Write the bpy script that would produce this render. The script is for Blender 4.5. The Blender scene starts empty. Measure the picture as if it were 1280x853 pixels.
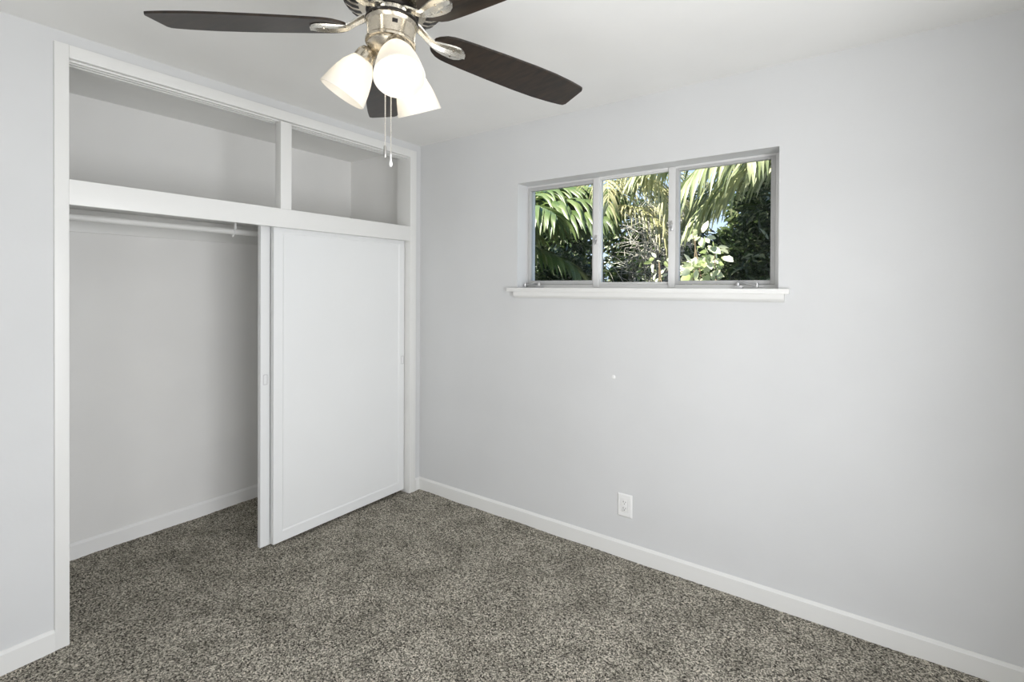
import bpy, bmesh, math, random
from mathutils import Vector, Matrix, noise

S = bpy.context.scene
COL = S.collection
PI = math.pi

# ------------------------------------------------------------------ camera
cam = bpy.data.cameras.new('camera')
cam.sensor_width = 36.0
cam.lens = 621.23 * 36.0 / 1280.0
cam.shift_y = (364.57 - 426.5) / 1280.0
cam.clip_start = 0.02
co = bpy.data.objects.new('camera', cam)
COL.objects.link(co)
yaw, pit, rol = 0.6190, 0.0066, 0.0048
F = Vector((-math.sin(yaw) * math.cos(pit), math.cos(yaw) * math.cos(pit), -math.sin(pit)))
R = Vector((math.cos(yaw), math.sin(yaw), 0))
U = R.cross(F)
R2 = R * math.cos(rol) + U * math.sin(rol)
U2 = -R * math.sin(rol) + U * math.cos(rol)
M = Matrix((R2, U2, -F)).transposed().to_4x4()
M.translation = (2.5919, -2.5062, 1.4337)
co.matrix_world = M
S.camera = co

# ------------------------------------------------------------------ world, sun, window daylight, exposure
S.view_settings.view_transform = 'Standard'
S.view_settings.look = 'None'
S.view_settings.gamma = 1.0
S.view_settings.use_curve_mapping = False
S.view_settings.exposure = -0.02
S.cycles.max_bounces = 10
S.cycles.diffuse_bounces = 7
S.cycles.transparent_max_bounces = 16

FILL_W = 25.0
SUN_STRENGTH, SKY_STRENGTH, DAYLIGHT_W, BULB = 19.0, 1.6, 65.0, 5.0
w = bpy.data.worlds.new('sky')
S.world = w
w.use_nodes = True
nt = w.node_tree
bg = nt.nodes['Background']
geo = nt.nodes.new('ShaderNodeTexCoord')
sep = nt.nodes.new('ShaderNodeSeparateXYZ')
ramp = nt.nodes.new('ShaderNodeValToRGB')
ramp.color_ramp.elements[0].position = 0.0
ramp.color_ramp.elements[0].color = (0.62, 0.74, 0.90, 1)
ramp.color_ramp.elements[1].position = 0.6
ramp.color_ramp.elements[1].color = (0.16, 0.34, 0.72, 1)
nt.links.new(geo.outputs['Generated'], sep.inputs[0])
nt.links.new(sep.outputs['Z'], ramp.inputs[0])
nt.links.new(ramp.outputs[0], bg.inputs[0])
bg.inputs[1].default_value = SKY_STRENGTH

sun = bpy.data.lights.new('sun', 'SUN')
sun.energy = SUN_STRENGTH
sun.angle = 0.009
sun.color = (1.0, 0.94, 0.82)
so = bpy.data.objects.new('sun', sun)
COL.objects.link(so)
so.rotation_euler = Vector((0.42, 0.60, -0.86)).to_track_quat('-Z', 'Y').to_euler()

dl = bpy.data.lights.new('daylight', 'AREA')   # sky light entering the big window in the wall beside the camera
dl.shape = 'RECTANGLE'
dl.size, dl.size_y = 1.6, 1.45
dl.energy = DAYLIGHT_W
dl.color = (1.0, 0.992, 0.985)
do = bpy.data.objects.new('daylight', dl)
COL.objects.link(do)
do.location = (3.42, -1.85, 1.20)
do.rotation_euler = Vector((-1, 0.06, 0.12)).to_track_quat('-Z', 'Z').to_euler()


hl = bpy.data.lights.new('fill_light', 'AREA')   # added fill in an unseen doorway behind the camera, evens out the shading
hl.shape = 'RECTANGLE'
hl.size, hl.size_y = 1.0, 1.36
hl.energy = FILL_W
hl.color = (1.0, 0.99, 0.98)
ho = bpy.data.objects.new('fill_light', hl)
COL.objects.link(ho)
ho.location = (2.35, -3.36, 0.74)
ho.rotation_euler = Vector((-0.1, 1, 0.25)).to_track_quat('-Z', 'Z').to_euler()

# ------------------------------------------------------------------ helpers
def new_mat(name):
    m = bpy.data.materials.new(name)
    m.use_nodes = True
    n = m.node_tree
    p = n.nodes['Principled BSDF']
    return m, n, p


def nd(n, t, **kw):
    x = n.nodes.new(t)
    for k, v in kw.items():
        x.inputs[k].default_value = v
    return x


def mat_paint(name, col, rough=0.6, scale=90.0, bump=0.08, var=0.03, dist=0.002):
    """painted surface: colour with faint unevenness and an orange-peel bump"""
    m, n, p = new_mat(name)
    tc = n.nodes.new('ShaderNodeTexCoord')
    a = nd(n, 'ShaderNodeTexNoise', Scale=2.3, Detail=3.0)
    b = nd(n, 'ShaderNodeTexNoise', Scale=scale, Detail=3.0)
    n.links.new(tc.outputs['Object'], a.inputs['Vector'])
    n.links.new(tc.outputs['Object'], b.inputs['Vector'])
    r = n.nodes.new('ShaderNodeValToRGB')
    r.color_ramp.elements[0].position, r.color_ramp.elements[1].position = 0.3, 0.7
    r.color_ramp.elements[0].color = [c * (1 - var) for c in col] + [1]
    r.color_ramp.elements[1].color = [c * (1 + var * .5) for c in col] + [1]
    n.links.new(a.outputs['Fac'], r.inputs[0])
    n.links.new(r.outputs[0], p.inputs['Base Color'])
    bp = nd(n, 'ShaderNodeBump', Strength=bump, Distance=dist)
    n.links.new(b.outputs['Fac'], bp.inputs['Height'])
    n.links.new(bp.outputs[0], p.inputs['Normal'])
    p.inputs['Roughness'].default_value = rough
    p.inputs['Specular IOR Level'].default_value = 0.35
    return m


def mat_metal(name, col, rough=0.25, brush=0.12):
    m, n, p = new_mat(name)
    p.inputs['Base Color'].default_value = (*col, 1)
    p.inputs['Metallic'].default_value = 1.0
    tc = n.nodes.new('ShaderNodeTexCoord')
    a = nd(n, 'ShaderNodeTexNoise', Scale=140.0, Detail=2.0)
    n.links.new(tc.outputs['Object'], a.inputs['Vector'])
    mr = nd(n, 'ShaderNodeMapRange')
    mr.inputs['To Min'].default_value = max(0.02, rough - brush * .5)
    mr.inputs['To Max'].default_value = rough + brush * .5
    n.links.new(a.outputs['Fac'], mr.inputs[0])
    n.links.new(mr.outputs[0], p.inputs['Roughness'])
    return m


def mat_plain(name, col, rough=0.5, var=0.12, scale=30.0, metallic=0.0, spec=0.5):
    m, n, p = new_mat(name)
    tc = n.nodes.new('ShaderNodeTexCoord')
    a = nd(n, 'ShaderNodeTexNoise', Scale=scale, Detail=3.0)
    n.links.new(tc.outputs['Object'], a.inputs['Vector'])
    r = n.nodes.new('ShaderNodeValToRGB')
    r.color_ramp.elements[0].position, r.color_ramp.elements[1].position = 0.3, 0.7
    r.color_ramp.elements[0].color = [c * (1 - var) for c in col] + [1]
    r.color_ramp.elements[1].color = [min(1, c * (1 + var)) for c in col] + [1]
    n.links.new(a.outputs['Fac'], r.inputs[0])
    n.links.new(r.outputs[0], p.inputs['Base Color'])
    p.inputs['Roughness'].default_value = rough
    p.inputs['Metallic'].default_value = metallic
    p.inputs['Specular IOR Level'].default_value = spec
    return m


def mat_leaf(name, cols, rough=0.38, trans=0.35):
    """leaf colours differ from leaf to leaf; light passes through the blades"""
    m, n, p = new_mat(name)
    g = n.nodes.new('ShaderNodeNewGeometry')
    r = n.nodes.new('ShaderNodeValToRGB')
    el = r.color_ramp.elements
    while len(el) < len(cols):
        el.new(0.5)
    for i, c in enumerate(cols):
        el[i].position = i / max(1, len(cols) - 1)
        el[i].color = (*c, 1)
    n.links.new(g.outputs['Random Per Island'], r.inputs[0])
    n.links.new(r.outputs[0], p.inputs['Base Color'])
    p.inputs['Roughness'].default_value = rough
    t = n.nodes.new('ShaderNodeBsdfTranslucent')
    n.links.new(r.outputs[0], t.inputs['Color'])
    mx = n.nodes.new('ShaderNodeMixShader')
    mx.inputs[0].default_value = trans
    n.links.new(p.outputs[0], mx.inputs[1])
    n.links.new(t.outputs[0], mx.inputs[2])
    n.links.new(mx.outputs[0], n.nodes['Material Output'].inputs['Surface'])
    return m


def link(name, me, mats, parent=None, loc=None, smooth=True, angle=35):
    o = bpy.data.objects.new(name, me)
    COL.objects.link(o)
    for m in (mats if isinstance(mats, (list, tuple)) else [mats]):
        me.materials.append(m)
    if smooth and len(me.polygons):
        me.shade_smooth()
        me.set_sharp_from_angle(angle=math.radians(angle))
    if parent is not None:
        o.parent = parent
    if loc is not None:
        o.location = loc
    return o


def from_bm(name, bm, mats, parent=None, smooth=True, angle=35, recalc=True):
    if recalc:
        bmesh.ops.recalc_face_normals(bm, faces=bm.faces)
    me = bpy.data.meshes.new(name)
    bm.to_mesh(me)
    bm.free()
    return link(name, me, mats, parent, smooth=smooth, angle=angle)


def bm_box(bm, a, b, bevel=0.0, mi=0):
    t = bmesh.new()
    bmesh.ops.create_cube(t, size=1.0)
    for v in t.verts:
        v.co = Vector([a[i] + (v.co[i] + .5) * (b[i] - a[i]) for i in range(3)])
    if bevel > 0:
        bmesh.ops.bevel(t, geom=t.edges[:], offset=bevel, segments=2, affect='EDGES', profile=0.6)
    merge(bm, t, mi)


def merge(bm, t, mi=0, mat=None):
    if mat is not None:
        t.transform(mat)
    vs = [bm.verts.new(v.co) for v in t.verts]
    for v, nv in zip(t.verts, vs):
        v.index = nv.index
    t.verts.index_update()
    for f in t.faces:
        try:
            nf = bm.faces.new([vs[v.index] for v in f.verts])
            nf.material_index = mi if mi is not None else f.material_index
        except ValueError:
            pass
    t.free()


def bm_prism(bm, poly, axis, a, b, mi=0, mat=None):
    """extrude a 2-D polygon along an axis: axis 'x' -> poly is (y,z), 'y' -> (x,z), 'z' -> (x,y)"""
    t = bmesh.new()

    def mk(p, s):
        return {'x': (s, p[0], p[1]), 'y': (p[0], s, p[1]), 'z': (p[0], p[1], s)}[axis]
    A = [t.verts.new(mk(p, a)) for p in poly]
    B = [t.verts.new(mk(p, b)) for p in poly]
    k = len(poly)
    t.faces.new(A)
    t.faces.new(B[::-1])
    for i in range(k):
        t.faces.new((A[i], B[i], B[(i + 1) % k], A[(i + 1) % k]))
    bmesh.ops.recalc_face_normals(t, faces=t.faces)
    merge(bm, t, mi, mat)


def bm_lathe(bm, prof, seg=32, mi=0, mat=None, closed=False):
    """revolve (r, z) points about z"""
    t = bmesh.new()
    rings = []
    for r, z in prof:
        if r < 1e-6:
            rings.append([t.verts.new((0, 0, z))])
        else:
            rings.append([t.verts.new((r * math.cos(2 * PI * i / seg), r * math.sin(2 * PI * i / seg), z)) for i in range(seg)])
    pairs = list(zip(rings, rings[1:]))
    if closed:
        pairs.append((rings[-1], rings[0]))
    for a, b in pairs:
        for i in range(seg):
            j = (i + 1) % seg
            if len(a) == 1 and len(b) == 1:
                continue
            if len(a) == 1:
                t.faces.new((a[0], b[i], b[j]))
            elif len(b) == 1:
                t.faces.new((a[i], b[0], a[j]))
            else:
                t.faces.new((a[i], b[i], b[j], a[j]))
    bmesh.ops.recalc_face_normals(t, faces=t.faces)
    merge(bm, t, mi, mat)


def bm_tube(bm, pts, rad, seg=10, mi=0, cap=True):
    pts = [Vector(p) for p in pts]
    rads = rad if isinstance(rad, (list, tuple)) else [rad] * len(pts)
    t = bmesh.new()
    rings = []
    up = Vector((0, 0, 1))
    for i, p in enumerate(pts):
        d = (pts[min(i + 1, len(pts) - 1)] - pts[max(i - 1, 0)]).normalized()
        ref = up if abs(d.dot(up)) < .95 else Vector((1, 0, 0))
        s = d.cross(ref).normalized()
        u = s.cross(d)
        rings.append([t.verts.new(p + (s * math.cos(2 * PI * k / seg) + u * math.sin(2 * PI * k / seg)) * rads[i]) for k in range(seg)])
    for a, b in zip(rings, rings[1:]):
        for k in range(seg):
            j = (k + 1) % seg
            t.faces.new((a[k], a[j], b[j], b[k]))
    if cap:
        t.faces.new(rings[0][::-1])
        t.faces.new(rings[-1])
    bmesh.ops.recalc_face_normals(t, faces=t.faces)
    merge(bm, t, mi)


def tag(o, label, cat, group=None, kind=None):
    if label:
        o['label'] = label
    if cat:
        o['category'] = cat
    if group:
        o['group'] = group
    if kind:
        o['kind'] = kind
    return o


def struct(o):
    o['kind'] = 'structure'
    return o


def empty(name, loc):
    o = bpy.data.objects.new(name, None)
    COL.objects.link(o)
    o.location = loc
    o.empty_display_size = 0.1
    return o


def boxes(name, lst, mats, parent=None, bevel=0.0, angle=35):
    bm = bmesh.new()
    for it in lst:
        bm_box(bm, it[0], it[1], it[2] if len(it) > 2 else bevel, it[3] if len(it) > 3 else 0)
    return from_bm(name, bm, mats, parent, angle=angle)


# ------------------------------------------------------------------ materials of the room
WALL = mat_paint('wall_paint', (0.636, 0.642, 0.645), 0.62, 70, 0.10)
CLOSET = mat_paint('closet_paint_brightened', (0.82, 0.815, 0.80), 0.62, 70, 0.10)  # lightened to stand in for light missing inside the closet
CEIL = mat_paint('ceiling_paint', (0.82, 0.817, 0.80), 0.75, 60, 0.10)
TRIM = mat_paint('trim_paint', (0.755, 0.755, 0.738), 0.38, 25, 0.05, 0.015)
TRIMW = mat_paint('brightened_trim_paint', (0.88, 0.88, 0.87), 0.38, 25, 0.05, 0.015)  # closet baseboard: trim paint lightened to keep pace with the brightened closet walls
DOORW = mat_paint('door_paint', (0.775, 0.785, 0.785), 0.36, 22, 0.05, 0.015)
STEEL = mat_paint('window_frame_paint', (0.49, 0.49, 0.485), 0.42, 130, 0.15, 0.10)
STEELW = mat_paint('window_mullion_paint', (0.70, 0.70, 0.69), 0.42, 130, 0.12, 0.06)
PLAST = mat_plain('white_plastic', (0.80, 0.80, 0.79), 0.35, 0.02)
DARK = mat_plain('dark_slot', (0.03, 0.03, 0.03), 0.6)
PULL = mat_plain('pull_metal', (0.60, 0.60, 0.61), 0.4, 0.05)
STUCCO = mat_paint('stucco', (0.55, 0.53, 0.48), 0.9, 40, 0.5, 0.1)


def mat_carpet():
    m, n, p = new_mat('carpet')
    tc = n.nodes.new('ShaderNodeTexCoord')
    vo = nd(n, 'ShaderNodeTexVoronoi', Scale=215.0, Randomness=1.0)
    wn = nd(n, 'ShaderNodeTexNoise', Scale=150.0, Detail=2.0, Roughness=0.6)
    lo = nd(n, 'ShaderNodeTexNoise', Scale=5.5, Detail=3.0, Roughness=0.6)
    for x in (vo, wn, lo):
        n.links.new(tc.outputs['Object'], x.inputs['Vector'])
    sepc = n.nodes.new('ShaderNodeSeparateColor')
    n.links.new(vo.outputs['Color'], sepc.inputs[0])
    mx = nd(n, 'ShaderNodeMath')
    mx.operation = 'MULTIPLY_ADD'
    mx.inputs[1].default_value = 0.55
    n.links.new(sepc.outputs[0], mx.inputs[0])
    sc = nd(n, 'ShaderNodeMath')
    sc.operation = 'MULTIPLY'
    sc.inputs[1].default_value = 0.45
    n.links.new(wn.outputs['Fac'], sc.inputs[0])
    n.links.new(sc.outputs[0], mx.inputs[2])
    r = n.nodes.new('ShaderNodeValToRGB')
    el = r.color_ramp.elements
    el[0].position, el[0].color = 0.23, (0.022, 0.020, 0.016, 1)
    el[1].position, el[1].color = 0.80, (0.74, 0.685, 0.575, 1)
    e = el.new(0.36)
    e.color = (0.150, 0.139, 0.116, 1)
    e = el.new(0.55)
    e.color = (0.310, 0.289, 0.243, 1)
    n.links.new(mx.outputs[0], r.inputs[0])
    mm = n.nodes.new('ShaderNodeMix')
    mm.data_type = 'RGBA'
    mm.blend_type = 'MULTIPLY'
    mm.inputs['Factor'].default_value = 1.0
    r2 = n.nodes.new('ShaderNodeValToRGB')
    r2.color_ramp.elements[0].position, r2.color_ramp.elements[0].color = 0.34, (0.74, 0.74, 0.73, 1)
    r2.color_ramp.elements[1].position, r2.color_ramp.elements[1].color = 0.6, (1.05, 1.05, 1.05, 1)
    n.links.new(lo.outputs['Fac'], r2.inputs[0])
    n.links.new(r.outputs[0], mm.inputs['A'])
    n.links.new(r2.outputs[0], mm.inputs['B'])
    n.links.new(mm.outputs['Result'], p.inputs['Base Color'])
    bp = nd(n, 'ShaderNodeBump', Strength=0.9, Distance=0.006)
    n.links.new(mx.outputs[0], bp.inputs['Height'])
    n.links.new(bp.outputs[0], p.inputs['Normal'])
    p.inputs['Roughness'].default_value = 0.95
    p.inputs['Specular IOR Level'].default_value = 0.1
    return m


CARPET = mat_carpet()
H = 2.44
XR, YF, XC = 3.22, -3.15, -0.79      # right wall, front wall, back of the closet
YL = -2.02                            # left end of the closet

# ------------------------------------------------------------------ room shell
bm = bmesh.new()
bm_box(bm, (XC - .12, YF - .15, -0.12), (XR + .15, 0.2, -0.006))
bm_box(bm, (XC - .12, YF - 1.7, -0.12), (XR + .15, YF - .15, 0.0))
nx, ny = 250, 200
gv = []
for j in range(ny + 1):
    row = []
    for i in range(nx + 1):
        x = XC + (XR - XC) * i / nx
        y = YF + (0 - YF) * j / ny
        h = 0.005 * noise.noise(Vector((x * 4, y * 4, 0))) + 0.0025 * noise.noise(Vector((x * 60, y * 60, 3)))
        row.append(bm.verts.new((x, y, h)))
    gv.append(row)
for j in range(ny):
    for i in range(nx):
        bm.faces.new((gv[j][i], gv[j][i + 1], gv[j + 1][i + 1], gv[j + 1][i]))
struct(from_bm('floor', bm, CARPET, recalc=False))

struct(boxes('ceiling', [((XC - .12, YF - 1.7, H), (XR + .15, 0.2, H + .2))], CEIL))  # runs on past the front wall, added to keep sun off the doorway

WX0, WX1, WZ0, WZ1 = 0.8453, 2.2714, 1.4372, 2.0756
struct(boxes('wall_back', [
    ((-.10, 0, -.1), (WX0, .2, H)), ((WX1, 0, -.1), (XR + .15, .2, H)),
    ((WX0, 0, -.1), (WX1, .2, WZ0 - .024)), ((WX0, 0, WZ1), (WX1, .2, H))], WALL))
struct(boxes('wall_left', [
    ((-.12, YF, -.1), (0, -1.9625, H)), ((-.12, -1.9625, 2.375), (0, 0, H)),
    ((-.12, -.0490, -.1), (0, 0, 2.375))], WALL))
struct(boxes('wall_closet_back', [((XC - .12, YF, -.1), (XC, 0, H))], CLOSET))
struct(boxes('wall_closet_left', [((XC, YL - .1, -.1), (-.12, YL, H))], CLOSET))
struct(boxes('wall_hall_added', [((XC - .12, YF - 1.7, -.1), (XR + .15, YF - 1.55, H)), ((XC - .12, YF - 1.55, -.1), (XC, YF - .15, H)), ((XR, YF - 1.55, -.1), (XR + .15, YF - .15, H))], WALL))  # unseen enclosure added to block sun from the doorway
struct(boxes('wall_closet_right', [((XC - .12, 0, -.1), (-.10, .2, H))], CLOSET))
struct(boxes('wall_front', [((XC - .12, YF - .15, -.1), (1.85, YF, H)), ((2.85, YF - .15, -.1), (XR + .15, YF, H)),
                            ((1.85, YF - .15, 2.03), (2.85, YF, H))], WALL))  # doorway opening added to let the fill light in
RY0, RY1, RZ0, RZ1 = -2.65, -1.05, 0.45, 1.95
struct(boxes('wall_right', [
    ((XR, YF, -.1), (XR + .15, RY0, H)), ((XR, RY1, -.1), (XR + .15, 0, H)),
    ((XR, RY0, -.1), (XR + .15, RY1, RZ0)), ((XR, RY0, RZ1), (XR + .15, RY1, H))], WALL))
w2 = struct(boxes('window_2', [
    ((XR + .06, RY0, RZ0), (XR + .10, RY0 + .05, RZ1)), ((XR + .06, RY1 - .05, RZ0), (XR + .10, RY1, RZ1)),
    ((XR + .06, RY0, RZ0), (XR + .10, RY1, RZ0 + .05)), ((XR + .06, RY0, RZ1 - .05), (XR + .10, RY1, RZ1)),
    ((XR + .06, (RY0 + RY1) / 2 - .025, RZ0), (XR + .10, (RY0 + RY1) / 2 + .025, RZ1))], TRIM))

# baseboards: square board with an eased, chamfered top edge
BP = [(0, 0), (.014, 0), (.014, .0775), (.0045, .0875), (0, .0885)]


def baseboard(name, axis, wall, sign, a, b, mat=None):
    bm = bmesh.new()
    if axis == 'x':
        bm_prism(bm, [(wall + sign * p[0], p[1] - .004) for p in BP], 'x', a, b)
    else:
        bm_prism(bm, [(wall + sign * p[0], p[1] - .004) for p in BP], 'y', a, b)
    return struct(from_bm(name, bm, mat or TRIM, angle=20))


baseboard('baseboard_back', 'x', 0, -1, 0.0, XR)
baseboard('baseboard_left', 'y', 0, 1, YF, -1.962)
baseboard('baseboard_corner', 'y', 0, 1, -.0475, -.013)
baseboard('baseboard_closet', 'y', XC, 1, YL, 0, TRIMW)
baseboard('baseboard_right', 'y', XR, -1, YF, 0)
baseboard('baseboard_front', 'x', YF, 1, 0, 1.85)

# ------------------------------------------------------------------ closet woodwork
FX = 0.012
struct(boxes('trim_1', [((-.125, -1.9625, -.005), (FX, -1.9177, 2.3915), .002)], TRIM))       # left jamb
struct(boxes('trim_2', [((-.125, -.1039, -.005), (FX, -.0485, 2.3915), .002)], TRIM))          # right jamb
bm = bmesh.new()
bm_box(bm, (-.125, -1.9177, 2.3400), (FX, -.1039, 2.3915), .002)
for xx in (-.018, -.046, -.074):                                                                # track ribs under the head
    bm_box(bm, (xx - .006, -1.9177, 2.3330), (xx + .006, -.1039, 2.3405), .001)
struct(from_bm('trim_3', bm, TRIM))
struct(boxes('trim_4', [((-.045, -1.0417, 1.8595), (FX - .001, -.9797, 2.3335), .0015)], TRIM))   # post between the two upper openings
bm = bmesh.new()
bm_box(bm, (-.022, -1.9177, 1.7588), (FX - .002, -.1039, 1.8595), .002)                         # fascia
bm_box(bm, (-.125, -1.9177, 1.815), (-.022, -.1039, 1.8595))
bm_box(bm, (-.0815, -1.9177, 1.792), (-.0755, -.1039, 1.816))
struct(from_bm('trim_5', bm, TRIM))

sh = tag(empty('closet_shelf', (-.46, -.98, 1.83)), 'long white shelf board spanning the open closet behind the white crosspiece', 'shelf')
s = boxes('board', [((XC, YL, 1.838), (-.126, -.002, 1.858), .002)], TRIM)
c = boxes('cleat', [((XC, YL + .002, 1.7185), (XC + .018, -.004, 1.8375), .002)], TRIM)
for o in (s, c):
    o.parent = sh
    o.matrix_parent_inverse = Matrix.Translation(-Vector(sh.location))

rod = tag(empty('closet_rod', (-.38, -.98, 1.752)), 'round white hanging rod below the shelf in the open closet', 'closet rod')


def pin(o, root):
    o.parent = root
    o.matrix_parent_inverse = Matrix.Translation(-Vector(root.location))
    return o


bm = bmesh.new()
bm_tube(bm, [(-.38, YL + .004, 1.7525), (-.38, -.004, 1.7525)], .0165, 24)
pin(from_bm('pole', bm, TRIM), rod)
for yb in (-1.105,):
    bm = bmesh.new()
    bm_box(bm, (-.386, yb - .018, 1.832), (-.340, yb + .018, 1.8374), .001)
    bm_box(bm, (-.362, yb - .005, 1.765), (-.352, yb + .005, 1.834), .001)
    pts = [(-.38 + .0195 * math.cos(t), yb, 1.7525 + .0195 * math.sin(t)) for t in [math.radians(a) for a in range(40, -201, -20)]]
    bm_tube(bm, pts, .004, 8)
    bm_tube(bm, [(-.38, yb, 1.733), (-.38, yb, 1.722)], [.005, .007], 8)
    pin(from_bm('hook', bm, PLAST), rod)
for yb, s_ in ((YL, 1), (0, -1)):
    bm = bmesh.new()
    bm_lathe(bm, [(.0, 0), (.03, 0), (.03, .004), (.022, .006), (.022, .014), (.0175, .014)], 24,
             mat=Matrix.Translation((-.38, yb, 1.7525)) @ Matrix.Rotation(-s_ * PI / 2, 4, 'X'))
    pin(from_bm('end_cup', bm, PLAST), rod)


def sliding_door(xf, th, y0, y1, z0, z1, pull_y, pull_z, label):
    """hollow-core slider: bevelled frame round a shallow sunk panel, cup pull let into one stile"""
    root = tag(empty('sliding_closet_door', (xf - th / 2, (y0 + y1) / 2, z0)), label, 'closet door', 'sliding doors of the closet')
    sl, sr, rb, rt = .052, .046, .056, .052
    bm = bmesh.new()
    fr = [((y0, z0), (y0 + sl, z1)), ((y1 - sr, z0), (y1, z1)), ((y0 + sl, z0), (y1 - sr, z0 + rb)), ((y0 + sl, z1 - rt), (y1 - sr, z1))]
    # frame as one ring with a bevelled inner lip
    o_ = [(y0, z0), (y1, z0), (y1, z1), (y0, z1)]
    i_ = [(y0 + sl, z0 + rb), (y1 - sr, z0 + rb), (y1 - sr, z1 - rt), (y0 + sl, z1 - rt)]
    l_ = [(y0 + sl + .008, z0 + rb + .008), (y1 - sr - .008, z0 + rb + .008), (y1 - sr - .008, z1 - rt - .008), (y0 + sl + .008, z1 - rt - .008)]
    e = .0015
    oe = [(y0 + e, z0 + e), (y1 - e, z0 + e), (y1 - e, z1 - e), (y0 + e, z1 - e)]
    B = [bm.verts.new((xf - th, *p)) for p in o_]
    A = [bm.verts.new((xf - e, *p)) for p in o_]
    A2 = [bm.verts.new((xf, *p)) for p in oe]
    I = [bm.verts.new((xf, *p)) for p in i_]
    L = [bm.verts.new((xf - .0045, *p)) for p in l_]
    bm.faces.new(B)
    for k in range(4):
        j = (k + 1) % 4
        for P, Q in ((B, A), (A, A2), (A2, I), (I, L)):
            bm.faces.new((P[k], P[j], Q[j], Q[k]))
    f = from_bm('frame', bm, DOORW, angle=10)
    pin(f, root)
    p = boxes('panel', [((xf - .012, y0 + sl + .006, z0 + rb + .006), (xf - .0043, y1 - sr - .006, z1 - rt - .006))], DOORW)
    pin(p, root)
    # cup pull: rim plate with a sunk cup
    bm = bmesh.new()
    hy, hz = .0125, .029
    def ring(a, b, x, r):
        out = []
        for cx_, cz_, t0 in ((a - r, b - r, 0), (-a + r, b - r, 90), (-a + r, -b + r, 180), (a - r, -b + r, 270)):
            for q in range(5):
                t = math.radians(t0 + q * 22.5)
                out.append(bm.verts.new((x, pull_y + cx_ + r * math.cos(t), pull_z + cz_ + r * math.sin(t))))
        return out
    rs = [ring(hy, hz, xf - .001, .005), ring(hy, hz, xf + .0015, .005), ring(hy - .003, hz - .003, xf + .0018, .004),
          ring(hy - .0045, hz - .0045, xf - .0005, .003), ring(hy - .006, hz - .006, xf - .0007, .003)]
    for a, b in zip(rs, rs[1:]):
        for k in range(len(a)):
            j = (k + 1) % len(a)
            bm.faces.new((a[k], a[j], b[j], b[k]))
    bm.faces.new(rs[-1])
    pl = from_bm('finger_pull', bm, PULL)
    pl['label'] = 'small grey recessed finger pull'
    pin(pl, root)
    return root


sliding_door(-.040, .028, -1.0525, -.1095, .020, 1.788, -.127, .930,
             'front white sliding closet door covering the right half of the closet')
sliding_door(-.086, .028, -1.1000, -.1500, .008, 1.788, -1.074, .925,
             'rear white sliding closet door, only its left edge showing behind the other')

# ------------------------------------------------------------------ window in the back wall
win = struct(empty('window_1', (1.558, .126, WZ0)))
win['label'] = 'wide horizontal three-pane steel window set high in the grey wall'


def wpart(name, lst, mat, parent=win, bevel=.0015):
    o = boxes(name, lst, mat, None, bevel)
    if parent is win:
        pin(o, win)
    else:
        o.parent = parent
        pass
    return o


def ringbox(x0, x1, z0, z1, l, r, b, t, y0, y1):
    return [((x0, y0, z0), (x0 + l, y1, z1)), ((x1 - r, y0, z0), (x1, y1, z1)),
            ((x0 + l, y0, z0), (x1 - r, y1, z0 + b)), ((x0 + l, y0, z1 - t), (x1 - r, y1, z1))]


wpart('window_frame', ringbox(WX0, WX1, WZ0 - .02, WZ1, .008, .030, .040, .0125, .112, .165), STEELW)
wpart('mullion', [((1.306, .104, WZ0 + .006), (1.3412, .160, WZ1 - .004)), ((1.7412, .104, WZ0 + .006), (1.7771, .160, WZ1 - .004))], STEELW)
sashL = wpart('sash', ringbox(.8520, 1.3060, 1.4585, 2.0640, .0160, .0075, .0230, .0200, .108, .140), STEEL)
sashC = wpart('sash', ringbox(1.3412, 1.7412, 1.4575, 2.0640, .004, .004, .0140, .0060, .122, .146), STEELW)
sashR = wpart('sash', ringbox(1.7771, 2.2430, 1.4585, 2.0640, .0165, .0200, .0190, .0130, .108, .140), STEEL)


def mat_glass():
    m = bpy.data.materials.new('window_glass')
    m.use_nodes = True
    n = m.node_tree
    n.nodes.remove(n.nodes['Principled BSDF'])
    tr = n.nodes.new('ShaderNodeBsdfTransparent')
    tr.inputs[0].default_value = (0.97, 0.985, 0.975, 1)
    gl = n.nodes.new('ShaderNodeBsdfGlossy')
    gl.inputs['Roughness'].default_value = 0.02
    fr = n.nodes.new('ShaderNodeFresnel')
    fr.inputs[0].default_value = 1.2
    tc = n.nodes.new('ShaderNodeTexCoord')
    no = nd(n, 'ShaderNodeTexNoise', Scale=6.0)
    n.links.new(tc.outputs['Object'], no.inputs['Vector'])
    bp = nd(n, 'ShaderNodeBump', Strength=0.02, Distance=0.01)
    n.links.new(no.outputs['Fac'], bp.inputs['Height'])
    n.links.new(bp.outputs[0], gl.inputs['Normal'])
    mx = n.nodes.new('ShaderNodeMixShader')
    n.links.new(fr.outputs[0], mx.inputs[0])
    n.links.new(tr.outputs[0], mx.inputs[1])
    n.links.new(gl.outputs[0], mx.inputs[2])
    n.links.new(mx.outputs[0], n.nodes['Material Output'].inputs['Surface'])
    return m


GLASS = mat_glass()
for sash, x0, x1, z0, z1, y in ((sashL, .866, 1.300, 1.479, 2.046, .126), (sashC, 1.343, 1.740, 1.470, 2.060, .134), (sashR, 1.792, 2.225, 1.475, 2.053, .126)):
    wpart('pane', [((x0, y - .0015, z0), (x1, y + .0015, z1))], GLASS, sash, 0)

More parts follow.
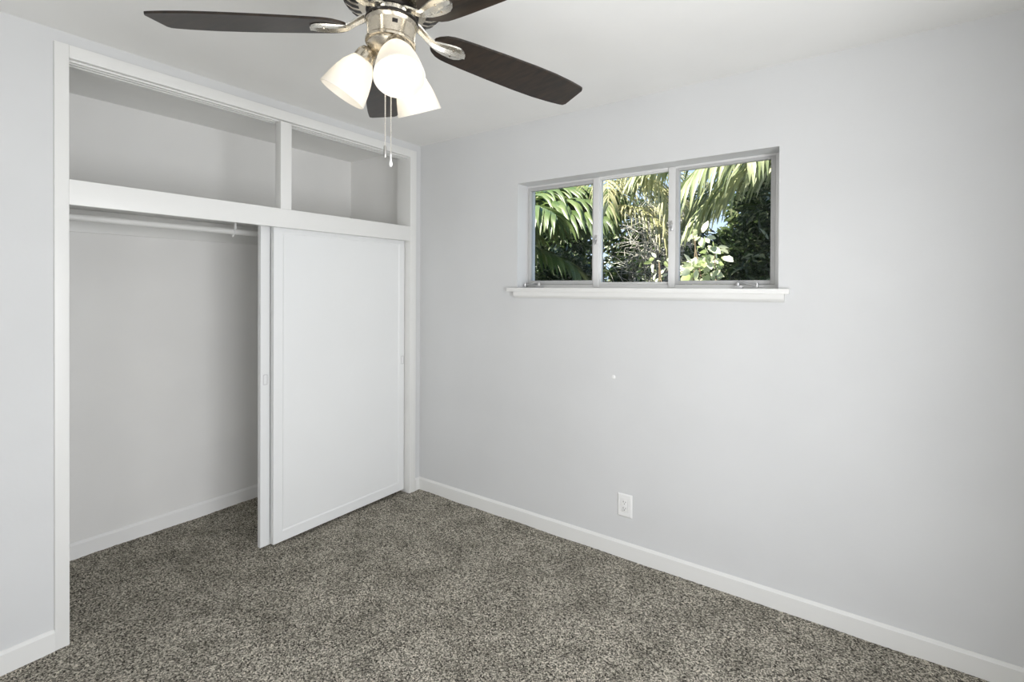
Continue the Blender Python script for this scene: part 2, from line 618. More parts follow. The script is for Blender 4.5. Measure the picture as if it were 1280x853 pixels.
# crank operators on the sill and catches on the mullions
for x0, s_ in ((.945, -1), (2.085, 1)):
    bm = bmesh.new()
    bm_box(bm, (x0 - .022, .086, 1.437), (x0 + .022, .112, 1.452), .003)
    bm_lathe(bm, [(0, .020), (.008, .019), (.010, .010), (.011, 0)], 16, mat=Matrix.Translation((x0, .092, 1.450)))
    bm_tube(bm, [(x0, .090, 1.466), (x0 + s_ * .02, .080, 1.470), (x0 + s_ * .045, .074, 1.460), (x0 + s_ * .085, .072, 1.452)], [.0045, .004, .004, .005], 10)
    bm_lathe(bm, [(0, -.012), (.006, -.010), (.007, 0), (.006, .010), (0, .012)], 12, mat=Matrix.Translation((x0 + s_ * .088, .070, 1.453)))
    bm_box(bm, (min(x0, x0 + s_ * .11), .098, 1.444), (max(x0, x0 + s_ * .11), .106, 1.449), .001)
    o = from_bm('window_crank', bm, mat_metal('crank_metal', (.70, .70, .70), .3) if s_ < 0 else bpy.data.materials['crank_metal'])
    o['label'] = 'small worn metal crank handle on the sill'
    pin(o, win)
for x0, z0 in ((1.3245, 1.715), (1.757, 1.766)):
    bm = bmesh.new()
    bm_box(bm, (x0 - .008, .098, z0 - .026), (x0 + .008, .105, z0 + .026), .002)
    bm_tube(bm, [(x0, .098, z0 + .004), (x0, .086, z0 + .002), (x0 - .002, .080, z0 - .018), (x0 - .003, .079, z0 - .034)], [.005, .005, .0045, .0035], 8)
    bm_lathe(bm, [(0, .004), (.006, .003), (.007, 0)], 12, mat=Matrix.Translation((x0, .097, z0 + .004)) @ Matrix.Rotation(PI / 2, 4, 'X'))
    o = from_bm('window_catch', bm, bpy.data.materials['crank_metal'])
    pin(o, win)

# stool and moulded apron
bm = bmesh.new()
bm_box(bm, (.787, -.034, 1.4132), (2.3175, .112, WZ0), .003)
st = from_bm('window_sill', bm, TRIM)
pin(st, win)
bm = bmesh.new()
bm_prism(bm, [(0, 1.4135), (-.026, 1.4135), (-.026, 1.392), (-.0225, 1.386), (-.016, 1.383), (-.0135, 1.379), (-.010, 1.377), (0, 1.377)], 'x', .834, 2.297)
ap = from_bm('window_apron', bm, TRIM, angle=40)
pin(ap, win)

# ------------------------------------------------------------------ outlet and white dot on the wall
ot = tag(empty('wall_outlet', (1.5535, 0, .278)), 'white duplex outlet with cover plate on the grey wall above the baseboard', 'outlet')
bm = bmesh.new()
ox, oz, hw, hh = 1.5535, .278, .041, .0615
P0 = [(ox - hw, oz - hh), (ox + hw, oz - hh), (ox + hw, oz + hh), (ox - hw, oz + hh)]
P1 = [(ox - hw + .006, oz - hh + .006), (ox + hw - .006, oz - hh + .006), (ox + hw - .006, oz + hh - .006), (ox - hw + .006, oz + hh - .006)]
P2 = [(ox - .0175, oz - .034), (ox + .0175, oz - .034), (ox + .0175, oz + .034), (ox - .0175, oz + .034)]
layers = [[bm.verts.new((x, y, z)) for x, z in P] for P, y in ((P0, 0), (P0, -.002), (P1, -.0065), (P2, -.007), (P2, -.004))]
for a, b in zip(layers, layers[1:]):
    for k in range(4):
        j = (k + 1) % 4
        bm.faces.new((a[k], a[j], b[j], b[k]))
bm.faces.new(layers[-1])
pin(from_bm('cover_plate', bm, PLAST, angle=15), ot)
pin(boxes('receptacle', [((ox - .0165, -.0085, oz - .033), (ox + .0165, -.003, oz + .033))], PLAST, None, .0015), ot)
for zc in (oz + .0165, oz - .0165):
    bm = bmesh.new()
    for dx in (-.0064, .0064):
        bm_box(bm, (ox + dx - .0011, -.0090, zc + .0005), (ox + dx + .0011, -.0084, zc + .0085 - (.0015 if dx > 0 else 0)))
    bm_lathe(bm, [(0, 0), (.0024, 0), (.0024, .0006), (0, .0006)], 12, mat=Matrix.Translation((ox, -.0084, zc - .0062)) @ Matrix.Rotation(PI / 2, 4, 'X'))
    s_ = from_bm('socket_slots', bm, DARK)
    s_['label'] = 'dark plug slots'
    pin(s_, ot)
bm = bmesh.new()
bm_lathe(bm, [(0, .0035), (.006, .003), (.0105, .0012), (.011, 0), (0, 0)], 24, mat=Matrix.Translation((1.4837, 0, .9562)) @ Matrix.Rotation(PI / 2, 4, 'X'))
dot = from_bm('wall_plug', bm, PLAST)
tag(dot, 'tiny round white plug on the bare grey wall below the window', 'wall plug')

# ------------------------------------------------------------------ ceiling fan
HUB = Vector((1.5608, -1.6150, 2.1215))
tn = Vector((math.sin(.0043), math.sin(.0697), 1)).normalized()
ta = (Vector((1, 0, 0)) - tn * tn.x).normalized()
tb = tn.cross(ta)
FR = Matrix((ta, tb, tn)).transposed()
fan = tag(empty('ceiling_fan', HUB), 'five-blade ceiling fan with dark wood blades, nickel body and three lit glass shades', 'ceiling fan')
fan.rotation_euler = FR.to_euler()
NICK = mat_metal('brushed_nickel', (.60, .545, .45), .27, .03)
NICKD = mat_metal('nickel_irons', (.76, .735, .67), .27, .03)
GAP = mat_plain('fan_gap', (.012, .010, .009), .4)


def mat_blade():
    m, n, p = new_mat('dark_walnut')
    tc = n.nodes.new('ShaderNodeTexCoord')
    mp = n.nodes.new('ShaderNodeMapping')
    mp.inputs['Scale'].default_value = (2.2, 26, 26)
    n.links.new(tc.outputs['Object'], mp.inputs[0])
    a = nd(n, 'ShaderNodeTexNoise', Scale=2.4, Detail=5.0, Roughness=0.62, Distortion=0.4)
    n.links.new(mp.outputs[0], a.inputs['Vector'])
    r = n.nodes.new('ShaderNodeValToRGB')
    r.color_ramp.elements[0].position, r.color_ramp.elements[0].color = .36, (.007, .0052, .0038, 1)
    r.color_ramp.elements[1].position, r.color_ramp.elements[1].color = .66, (.030, .019, .012, 1)
    n.links.new(a.outputs['Fac'], r.inputs[0])
    n.links.new(r.outputs[0], p.inputs['Base Color'])
    p.inputs['Roughness'].default_value = .36
    return m


BLADE = mat_blade()


def mat_shade():
    m = bpy.data.materials.new('frosted_shade_glass')
    m.use_nodes = True
    n = m.node_tree
    p = n.nodes['Principled BSDF']
    p.inputs['Base Color'].default_value = (.90, .88, .84, 1)
    p.inputs['Roughness'].default_value = .25
    tc = n.nodes.new('ShaderNodeTexCoord')
    no = nd(n, 'ShaderNodeTexNoise', Scale=12.0)
    n.links.new(tc.outputs['Object'], no.inputs['Vector'])
    r = n.nodes.new('ShaderNodeValToRGB')
    r.color_ramp.elements[0].color = (.92, .89, .83, 1)
    r.color_ramp.elements[1].color = (.96, .94, .90, 1)
    n.links.new(no.outputs['Fac'], r.inputs[0])
    t = n.nodes.new('ShaderNodeBsdfTranslucent')
    n.links.new(r.outputs[0], t.inputs['Color'])
    mx = n.nodes.new('ShaderNodeMixShader')
    mx.inputs[0].default_value = .55
    n.links.new(p.outputs[0], mx.inputs[1])
    n.links.new(t.outputs[0], mx.inputs[2])
    n.links.new(mx.outputs[0], n.nodes['Material Output'].inputs['Surface'])
    return m


SHADE = mat_shade()
BULBM, n_, p_ = new_mat('lit_bulb')
p_.inputs['Base Color'].default_value = (.9, .88, .84, 1)
p_.inputs['Emission Color'].default_value = (1.0, .92, .79, 1)
p_.inputs['Emission Strength'].default_value = BULB

# motor bowl with a ring of vent slots, fixed rim, flywheel gap
bm = bmesh.new()
bm_lathe(bm, [(.050, .046), (.084, .047), (.106, .051), (.127, .063), (.139, .082), (.144, .105), (.144, .125), (.148, .128), (.148, .136), (.141, .140), (.120, .165), (.085, .188), (.045, .196), (0, .196)], 64)
for k in range(26):
    a = 2 * PI * k / 26
    prof = [(.088, .0482), (.106, .0515), (.126, .0627), (.136, .076)]
    for (r0, z0), (r1, z1) in zip(prof, prof[1:]):
        t = bmesh.new()
        w0 = .0058 * r0 / .1
        w1 = .0058 * r1 / .1
        d = Vector((r1 - r0, 0, z1 - z0)).normalized()
        nn = Vector((d.z, 0, -d.x)) * .0012
        q = [t.verts.new(Vector((r0, -w0, z0)) + nn), t.verts.new(Vector((r1, -w1, z1)) + nn), t.verts.new(Vector((r1, w1, z1)) + nn), t.verts.new(Vector((r0, w0, z0)) + nn)]
        q2 = [t.verts.new(v.co - nn * 2) for v in q]
        t.faces.new(q[::-1])
        t.faces.new(q2)
        for i in range(4):
            t.faces.new((q[i], q[(i + 1) % 4], q2[(i + 1) % 4], q2[i]))
        merge(bm, t, 1, Matrix.Rotation(a, 4, 'Z'))
from_bm('motor_housing', bm, [NICK, GAP], fan, angle=40)
bm = bmesh.new()
bm_lathe(bm, [(0, .020), (.060, .020), (.063, .023), (.063, .033), (.060, .036), (0, .036)], 48)
from_bm('flywheel', bm, NICKD, fan)
bm = bmesh.new()
bm_lathe(bm, [(0, .0355), (.066, .0355), (.069, .038), (.069, .0475), (0, .0475)], 48)
bm_lathe(bm, [(0, .0165), (.0655, .0130), (.0695, .0135), (.0690, .0185), (.064, .0205), (0, .0205)], 48)  # dark ring put in for the shadow line over the housing rim
o = from_bm('gap_shadow_ring', bm, GAP, fan)
o['label'] = 'dark rings standing in for the gap and rim shadow above the switch housing'
bm = bmesh.new()
bm_lathe(bm, [(0, .018), (.058, .018), (.067, .014), (.0685, .009), (.066, .004), (.063, .001), (.063, -.036), (.066, -.040), (.0655, -.046), (.058, -.049), (0, -.049)], 56)
sw = from_bm('switch_housing', bm, NICK, fan, angle=30)
bm = bmesh.new()
am = math.radians(-33)
bm_box(bm, (.0615, -.007, -.016), (.0645, .007, -.006), .001)
bm_box(bm, (.0640, -.003, -.013), (.0670, .002, -.009), .0005)
bm.transform(Matrix.Rotation(am, 4, 'Z'))
o = from_bm('reverse_switch', bm, GAP, sw)
o['label'] = 'small black slide switch'
bm = bmesh.new()
bm_lathe(bm, [(.060, -.048), (.060, -.053), (.052, -.062), (.038, -.073), (.022, -.081), (.010, -.084), (.008, -.092), (.004, -.096), (0, -.096)], 48)
from_bm('light_fitter', bm, NICK, fan, angle=40)
bm = bmesh.new()
bm_tube(bm, [(0, 0, .19), (0, 0, .262)], .0135, 24)
from_bm('downrod', bm, NICK, fan)
bm = bmesh.new()
bm_lathe(bm, [(0, .236), (.022, .236), (.045, .247), (.062, .272), (.068, .300), (.068, .3185), (0, .3185)], 48, mat=FR.to_4x4().inverted())
from_bm('canopy', bm, NICK, fan, angle=40)

PH0 = -2.5509
PITCH = math.radians(12)


def blade_halfwidth(t):
    # t 0..1 from root to tip
    pts = [(0, .030), (.03, .042), (.08, .050), (.2, .055), (.4, .0605), (.6, .064), (.75, .064), (.88, .0595), (.97, .0535), (1.0, .0510)]
    for (a, b), (c, d) in zip(pts, pts[1:]):
        if t <= c:
            return b + (d - b) * (t - a) / (c - a)
    return pts[-1][1]


def make_blade(k):
    ang = PH0 - math.radians(72) * k
    rot = Matrix.Rotation(ang, 4, 'Z')
    pit_ = Matrix.Rotation(-PITCH, 4, 'X')
    bm = bmesh.new()
    r0, r1 = .128, .640
    ups, lows = [], []
    N = 28
    out = []
    for i in range(N + 1):
        t = i / N
        out.append((r0 + (r1 - r0) * t, blade_halfwidth(t)))
    poly = [(r0 - .010, -.018), (r0 - .014, 0), (r0 - .010, .018)] + out[:-1] and None
    left = [(x, hw_) for x, hw_ in out]
    right = [(x, -hw_) for x, hw_ in out[::-1]]
    rootcap = [(r0 - .008, -.020), (r0 - .012, 0), (r0 - .008, .020)]
    # tip: flat end with small rounded corners
    left[-1] = (r1 - .006, left[-1][1])
    left.append((r1, left[-1][1] - .010))
    right[0] = (r1 - .006, right[0][1])
    right.insert(0, (r1, right[0][1] + .010))
    poly = left + right + rootcap
    bm_prism(bm, poly, 'z', .0, .0065)
    bm.transform(rot @ pit_)
    b = from_bm('blade', bm, BLADE, fan, angle=30)
    # blade iron: arm from the flywheel sweeping down into a ridged leaf-shaped plate under the blade
    st_ = [(.052, .0175, .029), (.072, .0175, .026), (.088, .0150, .017), (.104, .0135, .007), (.120, .0145, -.001), (.140, .0190, -.0045),
           (.160, .0235, -.005), (.180, .0260, -.005), (.196, .0250, -.005), (.210, .0180, -.005), (.219, .0070, -.0045)]
    bm = bmesh.new()
    secs = []
    for r_, hw_, z_ in st_:
        f_ = min(1, max(0, (r_ - .09) / .04))
        tl = -PITCH * f_
        row = []
        for y_, dz in ((-hw_, .0040), (-hw_ * .92, 0), (-hw_ * .45, -.0025), (0, -.0095), (hw_ * .45, -.0025), (hw_ * .92, 0), (hw_, .0040)):
            if r_ > .2:
                dz = dz * .7
            v = Vector((r_, y_, z_ + dz))
            c_ = Vector((0, y_, z_ + dz))
            v.y = c_.y * math.cos(tl) - c_.z * math.sin(tl)
            v.z = c_.y * math.sin(tl) + c_.z * math.cos(tl)
            row.append(bm.verts.new(v))
        secs.append(row)
    for a, c_ in zip(secs, secs[1:]):
        for i in range(7):
            j = (i + 1) % 7
            bm.faces.new((a[i], a[j], c_[j], c_[i]))
    bm.faces.new(secs[0])
    bm.faces.new(secs[-1][::-1])
    bm.transform(rot)
    ir = from_bm('blade_iron', bm, NICKD, fan, angle=14)
    bm = bmesh.new()
    for x_, y_ in ((.150, 0.0), (.178, .011), (.178, -.011)):
        bm_lathe(bm, [(0, -.0035), (.003, -.003), (.004, 0)], 10, mat=Matrix.Translation((x_, y_, -.0085 if y_ == 0 else -.0062)))
    bm.transform(rot @ pit_)
    from_bm('screws', bm, NICK, ir)
    return b


for k in range(5):
    make_blade(k)

PHS = -.4753
TAU = .4946
for k, da in enumerate((0, -2 * PI / 3, 2 * PI / 3)):
    th = PHS + da
    base = Matrix.Rotation(th, 4, 'Z') @ Matrix.Translation((.0667, 0, -.079))
    ax = base @ Matrix.Rotation(PI - TAU, 4, 'Y')     # local +z of the shade points down and outwards
    # arm + socket cup
    bm = bmesh.new()
    bm_lathe(bm, [(0, -.026), (.010, -.026), (.019, -.022), (.0255, -.010), (.0275, .004), (.0275, .012), (.0245, .012), (.0240, .004), (0, .004)], 32, mat=ax)
    p_in = Matrix.Rotation(th, 4, 'Z') @ Vector((.030, 0, -.066))
    p_md = Matrix.Rotation(th, 4, 'Z') @ Vector((.046, 0, -.058))
    p_en = ax @ Vector((0, 0, -.022))
    bm_tube(bm, [p_in, p_md, p_en], .0105, 16)
    so_ = from_bm('lamp_socket', bm, NICK, fan, angle=40)
    # tulip shade, 3 mm glass
    outp = [(.0235, .002), (.0265, .008), (.034, .020), (.0425, .036), (.0500, .058), (.0555, .080), (.0598, .102), (.0625, .1177)]
    inn = [(r_ - .003, z_) for r_, z_ in outp[::-1]]
    bm = bmesh.new()
    bm_lathe(bm, outp + inn, 56, mat=ax, closed=True)
    shd = from_bm('glass_shade', bm, SHADE, fan, angle=50)
    shd['label'] = 'lit frosted white glass shade'
    bm = bmesh.new()
    bm_lathe(bm, [(0, .090), (.010, .088), (.018, .081), (.0225, .070), (.0230, .062), (.021, .050), (.0155, .036), (.0125, .026), (.0125, .006), (0, .006)], 28, mat=ax)
    bl_ = from_bm('bulb', bm, BULBM, fan)
    bl_['label'] = 'glowing frosted light bulb'

# two pull chains: beads on a cord with a fob
CH = mat_metal('chain_nickel', (.93, .91, .87), .35)
for nm, lx, ln, fob in (('pull_chain', (-.066, .038), .246, 'bar'), ('pull_chain', (-.056, .050), .268, 'drop')):
    inv = FR.to_4x4().inverted()
    top = Vector((lx[0], lx[1], -.046))
    down = inv @ Vector((0, 0, -1))
    bm = bmesh.new()
    nb = int(ln / .0048)
    for i in range(nb):
        bmesh.ops.create_icosphere(bm, subdivisions=1, radius=.0023, matrix=Matrix.Translation(top + down * (i * .0048)))
    bm_tube(bm, [top, top + down * ln], .0007, 6)
    c_ = from_bm(nm, bm, CH, fan)
    e_ = top + down * ln
    bm = bmesh.new()
    m_ = Matrix.Translation(e_) @ inv
    if fob == 'bar':
        bm_lathe(bm, [(0, .004), (.0035, .002), (.0042, -.002), (.0042, -.026), (.003, -.030), (0, -.031)], 14, mat=m_)
        from_bm('fob', bm, mat_metal('fob_metal', (.45, .44, .42), .35), c_)
    else:
        bm_lathe(bm, [(0, .006), (.002, .004), (.0025, -.014), (.0048, -.022), (.0050, -.026), (.003, -.031), (0, -.032)], 14, mat=m_)
        from_bm('fob', bm, PLAST, c_)

# ------------------------------------------------------------------ garden outside the window
SOIL = mat_plain('garden_soil', (.12, .10, .07), .95, .3, 6)
g = struct(boxes('ground', [((-9, .2, -.3), (9, 14, -.12))], SOIL))

LEAF_PALM = mat_leaf('palm_green', [(.045, .082, .022), (.085, .135, .038), (.19, .24, .085), (.06, .10, .03)])
LEAF_PALE = mat_leaf('palm_pale', [(.24, .28, .13), (.42, .44, .25), (.12, .17, .06), (.52, .53, .34)])
LEAF_GOLD = mat_leaf('palm_dry', [(.44, .40, .20), (.54, .51, .30), (.18, .20, .07), (.62, .59, .40)], .6)
LEAF_DARK = mat_leaf('dark_foliage', [(.016, .030, .012), (.035, .062, .020), (.025, .045, .015), (.08, .115, .040), (.04, .07, .022), (.42, .45, .30)], .3)  # pale last tone paints highlights into the dark leaves
LEAF_MID = mat_leaf('mid_foliage', [(.025, .046, .014), (.055, .085, .026), (.10, .14, .05), (.24, .27, .13)])
LEAF_CREAM = mat_leaf('variegated', [(.66, .69, .48), (.74, .75, .62), (.30, .38, .14), (.60, .64, .38)], .4)
TWIG = mat_plain('dry_twigs', (.42, .40, .36), .8, .4, 4)
BARK = mat_plain('palm_bark', (.16, .12, .08), .9, .4, 8)
STALK = mat_plain('frond_stalk', (.42, .42, .18), .5, .2, 8)


def ribbon(bm, pts, widths, side, mi=0, fold=.25):
    """leaf blade: three verts a section, folded along the midrib"""
    prev = None
    for i, (p, w_) in enumerate(zip(pts, widths)):
        d = (pts[min(i + 1, len(pts) - 1)] - pts[max(i - 1, 0)]).normalized()
        s = (side - d * side.dot(d))
        s = s.normalized() if s.length > 1e-5 else Vector((1, 0, 0))
        u = s.cross(d).normalized()
        cur = [bm.verts.new(p - s * w_), bm.verts.new(p - u * w_ * fold), bm.verts.new(p + s * w_)]
        if prev:
            for k in range(2):
                f = bm.faces.new((prev[k], prev[k + 1], cur[k + 1], cur[k]))
                f.material_index = mi
        prev = cur


def frond(rng, base, az, el, L, droop, n, ll, lw, hang, mats, parent, spread=62, t0=.10, stalk=.011):
    bm = bmesh.new()
    N = 24
    pts, p = [], Vector(base)
    tang = []
    for i in range(N + 1):
        t = i / N
        e = el - droop * t ** 1.25
        d = Vector((math.cos(az) * math.cos(e), math.sin(az) * math.cos(e), math.sin(e)))
        pts.append(p.copy())
        tang.append(d)
        p = p + d * (L / N)
    bm_tube(bm, pts, [stalk * (1 - .85 * i / N) for i in range(N + 1)], 6, 1)
    for sd in (-1, 1):
        for i in range(n):
            t = t0 + (1 - t0) * (i + rng.uniform(-.25, .25)) / n
            t = min(.995, max(0.02, t))
            q = t * N
            k = min(N - 1, int(q))
            pos = pts[k].lerp(pts[k + 1], q - k)
            d = tang[k]
            sidev = d.cross(Vector((0, 0, 1))).normalized() * sd
            upv = sidev.cross(d) * sd
            al = math.radians(spread) * (1 - .45 * t) * rng.uniform(.88, 1.12)
            dirv = (d * math.cos(al) + sidev * math.sin(al) + upv * rng.uniform(.0, .25)).normalized()
            ln = ll * (0.55 + .9 * math.sin(PI * (.12 + .80 * t)) * .5) * rng.uniform(.85, 1.1) * (1.12 - .5 * max(0, t - .6))
            lp, pp, dd = [], pos.copy(), dirv.copy()
            SG = 5
            for s in range(SG + 1):
                lp.append(pp.copy())
                dd = (dd + Vector((0, 0, -1)) * hang / SG * (.5 + s * .35) * rng.uniform(.8, 1.2)).normalized()
                pp = pp + dd * (ln / SG)
            ws = [lw * v for v in (.45, .9, 1, .85, .55, .06)]
            ribbon(bm, lp, ws, d + Vector((rng.uniform(-.15, .15), rng.uniform(-.15, .15), rng.uniform(-.1, .1))), 0)
    me = bpy.data.meshes.new('frond')
    bm.to_mesh(me)
    bm.free()
    return pin(link('frond', me, mats, angle=60), parent)


def palm(seed, base, crown, fronds, label, leaf, group=None, trunk_r=.09, stalk=None):
    rng = random.Random(seed)
    root = tag(empty('palm', base), label, 'palm', group)
    b, c = Vector(base), Vector(crown)
    bm = bmesh.new()
    K = 26
    pts = [b.lerp(c, i / K) for i in range(K + 1)]
    bm_tube(bm, pts, [trunk_r * (1.12 if i % 2 else .92) for i in range(K + 1)], 14)
    pin(from_bm('trunk', bm, BARK), root)
    for kw in fronds:
        frond(rng, c + Vector((rng.uniform(-.03, .03), rng.uniform(-.03, .03), rng.uniform(-.05, .02))), parent=root, mats=[leaf, stalk or STALK], **kw)
    return root


def leafy(seed, name, label, cat, base, blobs, n, size, mat, elong=1.6, group=None, stems=8, up=.3):
    """bush: woody stems and a cloud of folded leaves spread through its lobes"""
    rng = random.Random(seed)
    root = tag(empty(name, base), label, cat, group)
    b = Vector(base)
    bm = bmesh.new()
    for _ in range(stems):
        c, r = rng.choice(blobs)
        c = Vector(c)
        e = c + Vector((rng.uniform(-1, 1) * r[0], rng.uniform(-1, 1) * r[1], rng.uniform(-.3, .9) * r[2])) * .75
        s = b + Vector((rng.uniform(-.1, .1), rng.uniform(-.1, .1), 0))
        m = s.lerp(e, .5) + Vector((rng.uniform(-.12, .12), rng.uniform(-.12, .12), .1))
        bm_tube(bm, [s, s.lerp(m, .6), m, m.lerp(e, .6), e], [.016, .013, .010, .007, .003], 6)
    pin(from_bm('stem', bm, BARK), root)
    bm = bmesh.new()
    tot = sum(r[0] * r[1] * r[2] for _, r in blobs)
    for c, r in blobs:
        for _ in range(int(n * r[0] * r[1] * r[2] / tot)):
            v = Vector((rng.gauss(0, 1), rng.gauss(0, 1), rng.gauss(0, 1))).normalized() * rng.uniform(.35, 1) ** .6
            p = Vector(c) + Vector((v.x * r[0], v.y * r[1], v.z * r[2]))
            d = (v * .6 + Vector((rng.uniform(-1, 1), rng.uniform(-1, 1), rng.uniform(-1, .6) + up)) * .8).normalized()
            sz = size * rng.uniform(.6, 1.3)
            dd = d.copy()
            pts, pp = [], p
            for s in range(4):
                pts.append(pp.copy())
                pp = pp + dd * sz * elong / 3
                dd = (dd + Vector((0, 0, -.25))).normalized()
            sd = d.cross(Vector((rng.uniform(-1, 1), rng.uniform(-1, 1), rng.uniform(-.2, 1)))).normalized()
            ribbon(bm, pts, [sz * .12, sz * .42, sz * .36, sz * .03], sd, 0, .3)
    me = bpy.data.meshes.new('foliage')
    bm.to_mesh(me)
    bm.free()
    pin(link('foliage', me, mat, angle=60), root)
    return root


GZ = -.12
rad = math.radians
# left: broad palm whose fronds cross the left pane, leaflets hanging like a curtain
palm(11, (-1.45, 2.35, GZ), (-1.35, 2.35, 2.05), [
    dict(az=rad(8), el=rad(24), L=1.62, droop=rad(42), n=40, ll=.62, lw=.029, hang=1.5),
    dict(az=rad(-22), el=rad(30), L=1.6, droop=rad(62), n=40, ll=.55, lw=.029, hang=1.4),
    dict(az=rad(25), el=rad(48), L=1.8, droop=rad(70), n=40, ll=.6, lw=.029, hang=1.3),
    dict(az=rad(14), el=rad(34), L=1.6, droop=rad(45), n=44, ll=.72, lw=.026, hang=1.7),
    dict(az=rad(-40), el=rad(10), L=1.5, droop=rad(45), n=34, ll=.5, lw=.029, hang=1.2),
    dict(az=rad(2), el=rad(-4), L=1.35, droop=rad(30), n=38, ll=.5, lw=.024, hang=1.2),
    dict(az=rad(70), el=rad(55), L=1.8, droop=rad(70), n=34, ll=.55, lw=.029, hang=1.2),
    dict(az=rad(150), el=rad(40), L=1.8, droop=rad(70), n=34, ll=.55, lw=.029, hang=1.2)],
    'green palm with hanging leaflets filling the left window pane', LEAF_PALM)
# centre: drying palm with arching golden fronds
palm(23, (-.08, 3.05, GZ), (-.06, 3.0, 2.42), [
    dict(az=rad(-28), el=rad(42), L=1.5, droop=rad(135), n=34, ll=.44, lw=.011, hang=1.6),
    dict(az=rad(-5), el=rad(36), L=1.45, droop=rad(120), n=34, ll=.46, lw=.011, hang=1.5),
    dict(az=rad(10), el=rad(60), L=1.8, droop=rad(110), n=34, ll=.42, lw=.010, hang=1.3),
    dict(az=rad(-60), el=rad(50), L=1.4, droop=rad(140), n=30, ll=.40, lw=.010, hang=1.5),
    dict(az=rad(-15), el=rad(10), L=1.2, droop=rad(85), n=30, ll=.42, lw=.011, hang=1.5),
    dict(az=rad(35), el=rad(45), L=1.5, droop=rad(80), n=30, ll=.42, lw=.010, hang=1.1),
    dict(az=rad(20), el=rad(5), L=1.2, droop=rad(35), n=26, ll=.36, lw=.009, hang=.9),
    dict(az=rad(160), el=rad(45), L=1.5, droop=rad(95), n=28, ll=.38, lw=.010, hang=1.2)],
    'palm with dry golden arching fronds in the middle window pane', LEAF_GOLD, trunk_r=.07)
# right: palm whose pale fronds hang in from above
palm(37, (2.55, 2.5, GZ), (2.45, 2.45, 2.75), [
    dict(az=rad(-150), el=rad(12), L=1.5, droop=rad(75), n=40, ll=.60, lw=.019, hang=1.5),
    dict(az=rad(180), el=rad(25), L=1.9, droop=rad(70), n=44, ll=.62, lw=.019, hang=1.5),
    dict(az=rad(-168), el=rad(-8), L=1.35, droop=rad(50), n=36, ll=.55, lw=.018, hang=1.3),
    dict(az=rad(-120), el=rad(15), L=1.3, droop=rad(75), n=34, ll=.55, lw=.019, hang=1.4),
    dict(az=rad(160), el=rad(5), L=1.6, droop=rad(60), n=40, ll=.58, lw=.019, hang=1.4),
    dict(az=rad(90), el=rad(45), L=1.6, droop=rad(70), n=30, ll=.5, lw=.019, hang=1.2)],
    'palm with pale green fronds hanging into the right window pane from above', LEAF_PALE)
# variegated climber in the lower left of the right pane
leafy(5, 'variegated_shrub', 'shrub with big cream and lime leaves low in the right window pane', 'shrub', (1.63, 1.45, GZ),
      [((1.62, 1.45, 1.70), (.11, .12, .10)), ((1.57, 1.42, 1.56), (.15, .12, .10)), ((1.60, 1.5, 1.05), (.18, .2, .4)), ((1.53, 1.48, 1.84), (.06, .07, .06))],
      560, .060, LEAF_CREAM, 1.5, stems=6)
leafy(6, 'variegated_shrub', 'small cream-leaved sprig low in the middle window pane', 'shrub', (1.08, 2.0, GZ),
      [((1.06, 2.0, 1.68), (.11, .1, .06)), ((1.02, 2.0, 1.3), (.12, .12, .3))], 110, .055, LEAF_CREAM, 1.5, stems=4)
leafy(7, 'bush', 'dark dense bush below the palm leaflets in the left window pane', 'bush', (-1.05, 3.6, GZ),
      [((-1.1, 3.6, 1.5), (.7, .4, .5)), ((-.75, 3.6, 1.35), (.5, .4, .5)), ((-1.1, 3.6, .7), (.7, .4, .6))], 11000, .036, LEAF_DARK, 2.6)
leafy(8, 'bush', 'dark narrow-leaved bush in the lower right of the right window pane', 'bush', (1.75, 2.9, GZ),
      [((1.75, 2.9, 1.55), (.55, .35, .5)), ((1.35, 3.0, 1.5), (.4, .35, .45)), ((1.7, 2.9, .7), (.6, .4, .6)), ((1.9, 3.0, 2.2), (.35, .3, .4))], 12000, .030, LEAF_DARK, 4.0)
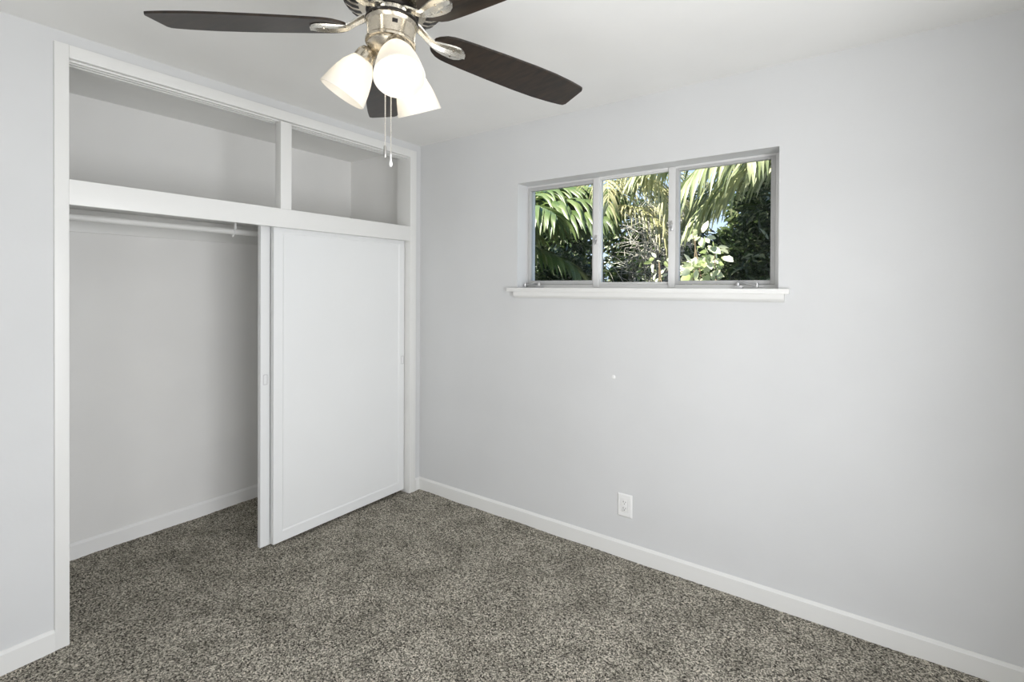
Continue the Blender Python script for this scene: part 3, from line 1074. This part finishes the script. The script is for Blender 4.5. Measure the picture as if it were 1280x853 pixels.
for i, (bx_, by_, blobs, lab) in enumerate((
        (-2.4, 5.9, [((-2.4, 5.9, 1.9), (.9, .5, 1.0)), ((-2.0, 5.9, 2.9), (.7, .45, .6))], 'broad green tree behind the palm of the left window pane'),
        (-.45, 6.2, [((-.55, 6.2, 1.7), (.7, .5, .8)), ((-.3, 6.2, 2.5), (.5, .4, .4))], 'green tree behind the golden palm in the middle window pane'),
        (1.3, 5.7, [((1.25, 5.7, 1.8), (.7, .5, .8)), ((1.5, 5.7, 2.7), (.7, .45, .6))], 'green tree behind the dark bush of the right window pane'))):
    leafy(40 + i, 'tree', lab, 'tree', (bx_, by_, GZ), blobs, 8000, .055, LEAF_MID, 1.9, 'trees at the back of the garden')

leafy(51, 'bush', 'tall dark bush filling the back of the middle window pane', 'bush', (.1, 4.75, GZ),
      [((.1, 4.75, 1.6), (.95, .35, .7)), ((-.35, 4.75, 2.35), (.5, .3, .45)), ((.35, 4.75, 2.45), (.45, .3, .5)), ((.1, 4.75, .6), (.9, .35, .6))], 11000, .045, LEAF_DARK, 2.6)
leafy(52, 'bush', 'tall dark bush at the back of the left window pane', 'bush', (-1.75, 4.7, GZ),
      [((-1.75, 4.7, 1.6), (.75, .35, .8)), ((-1.55, 4.7, 2.5), (.55, .3, .5)), ((-1.75, 4.7, .6), (.8, .35, .6))], 9000, .045, LEAF_DARK, 2.6)
# dry twig tangle in the middle pane
rng = random.Random(77)
TX, TY = .45, 3.75
tw = empty('twig_thicket', (TX, TY, GZ))
tag(tw, 'tangle of bare pale grey dry twigs in the middle window pane', 'dry shrub')
bm = bmesh.new()
for _ in range(520):
    a, q = rng.uniform(0, 2 * PI), rng.uniform(0, 1) ** .5
    s = Vector((TX + .50 * q * math.cos(a), TY + .20 * q * math.sin(a), rng.uniform(1.3, 2.5)))
    d = Vector((rng.uniform(-1, 1), rng.uniform(-1, 1), rng.uniform(-.6, 1.2))).normalized()
    pts = [s]
    for i in range(5):
        d = (d + Vector((rng.uniform(-1, 1), rng.uniform(-1, 1), rng.uniform(-.8, .6))) * .4).normalized()
        pts.append(pts[-1] + d * rng.uniform(.04, .10))
    bm_tube(bm, pts, [.005, .0046, .004, .0034, .0026, .0015], 4)
for _ in range(12):
    s = Vector((TX + rng.uniform(-.08, .08), TY + rng.uniform(-.08, .08), GZ))
    e = Vector((TX + rng.uniform(-.42, .42), TY + rng.uniform(-.18, .18), rng.uniform(1.5, 2.5)))
    bm_tube(bm, [s, s.lerp(e, .5) + Vector((rng.uniform(-.1, .1), 0, .05)), e], [.010, .007, .003], 6)
pin(from_bm('branches', bm, TWIG), tw)
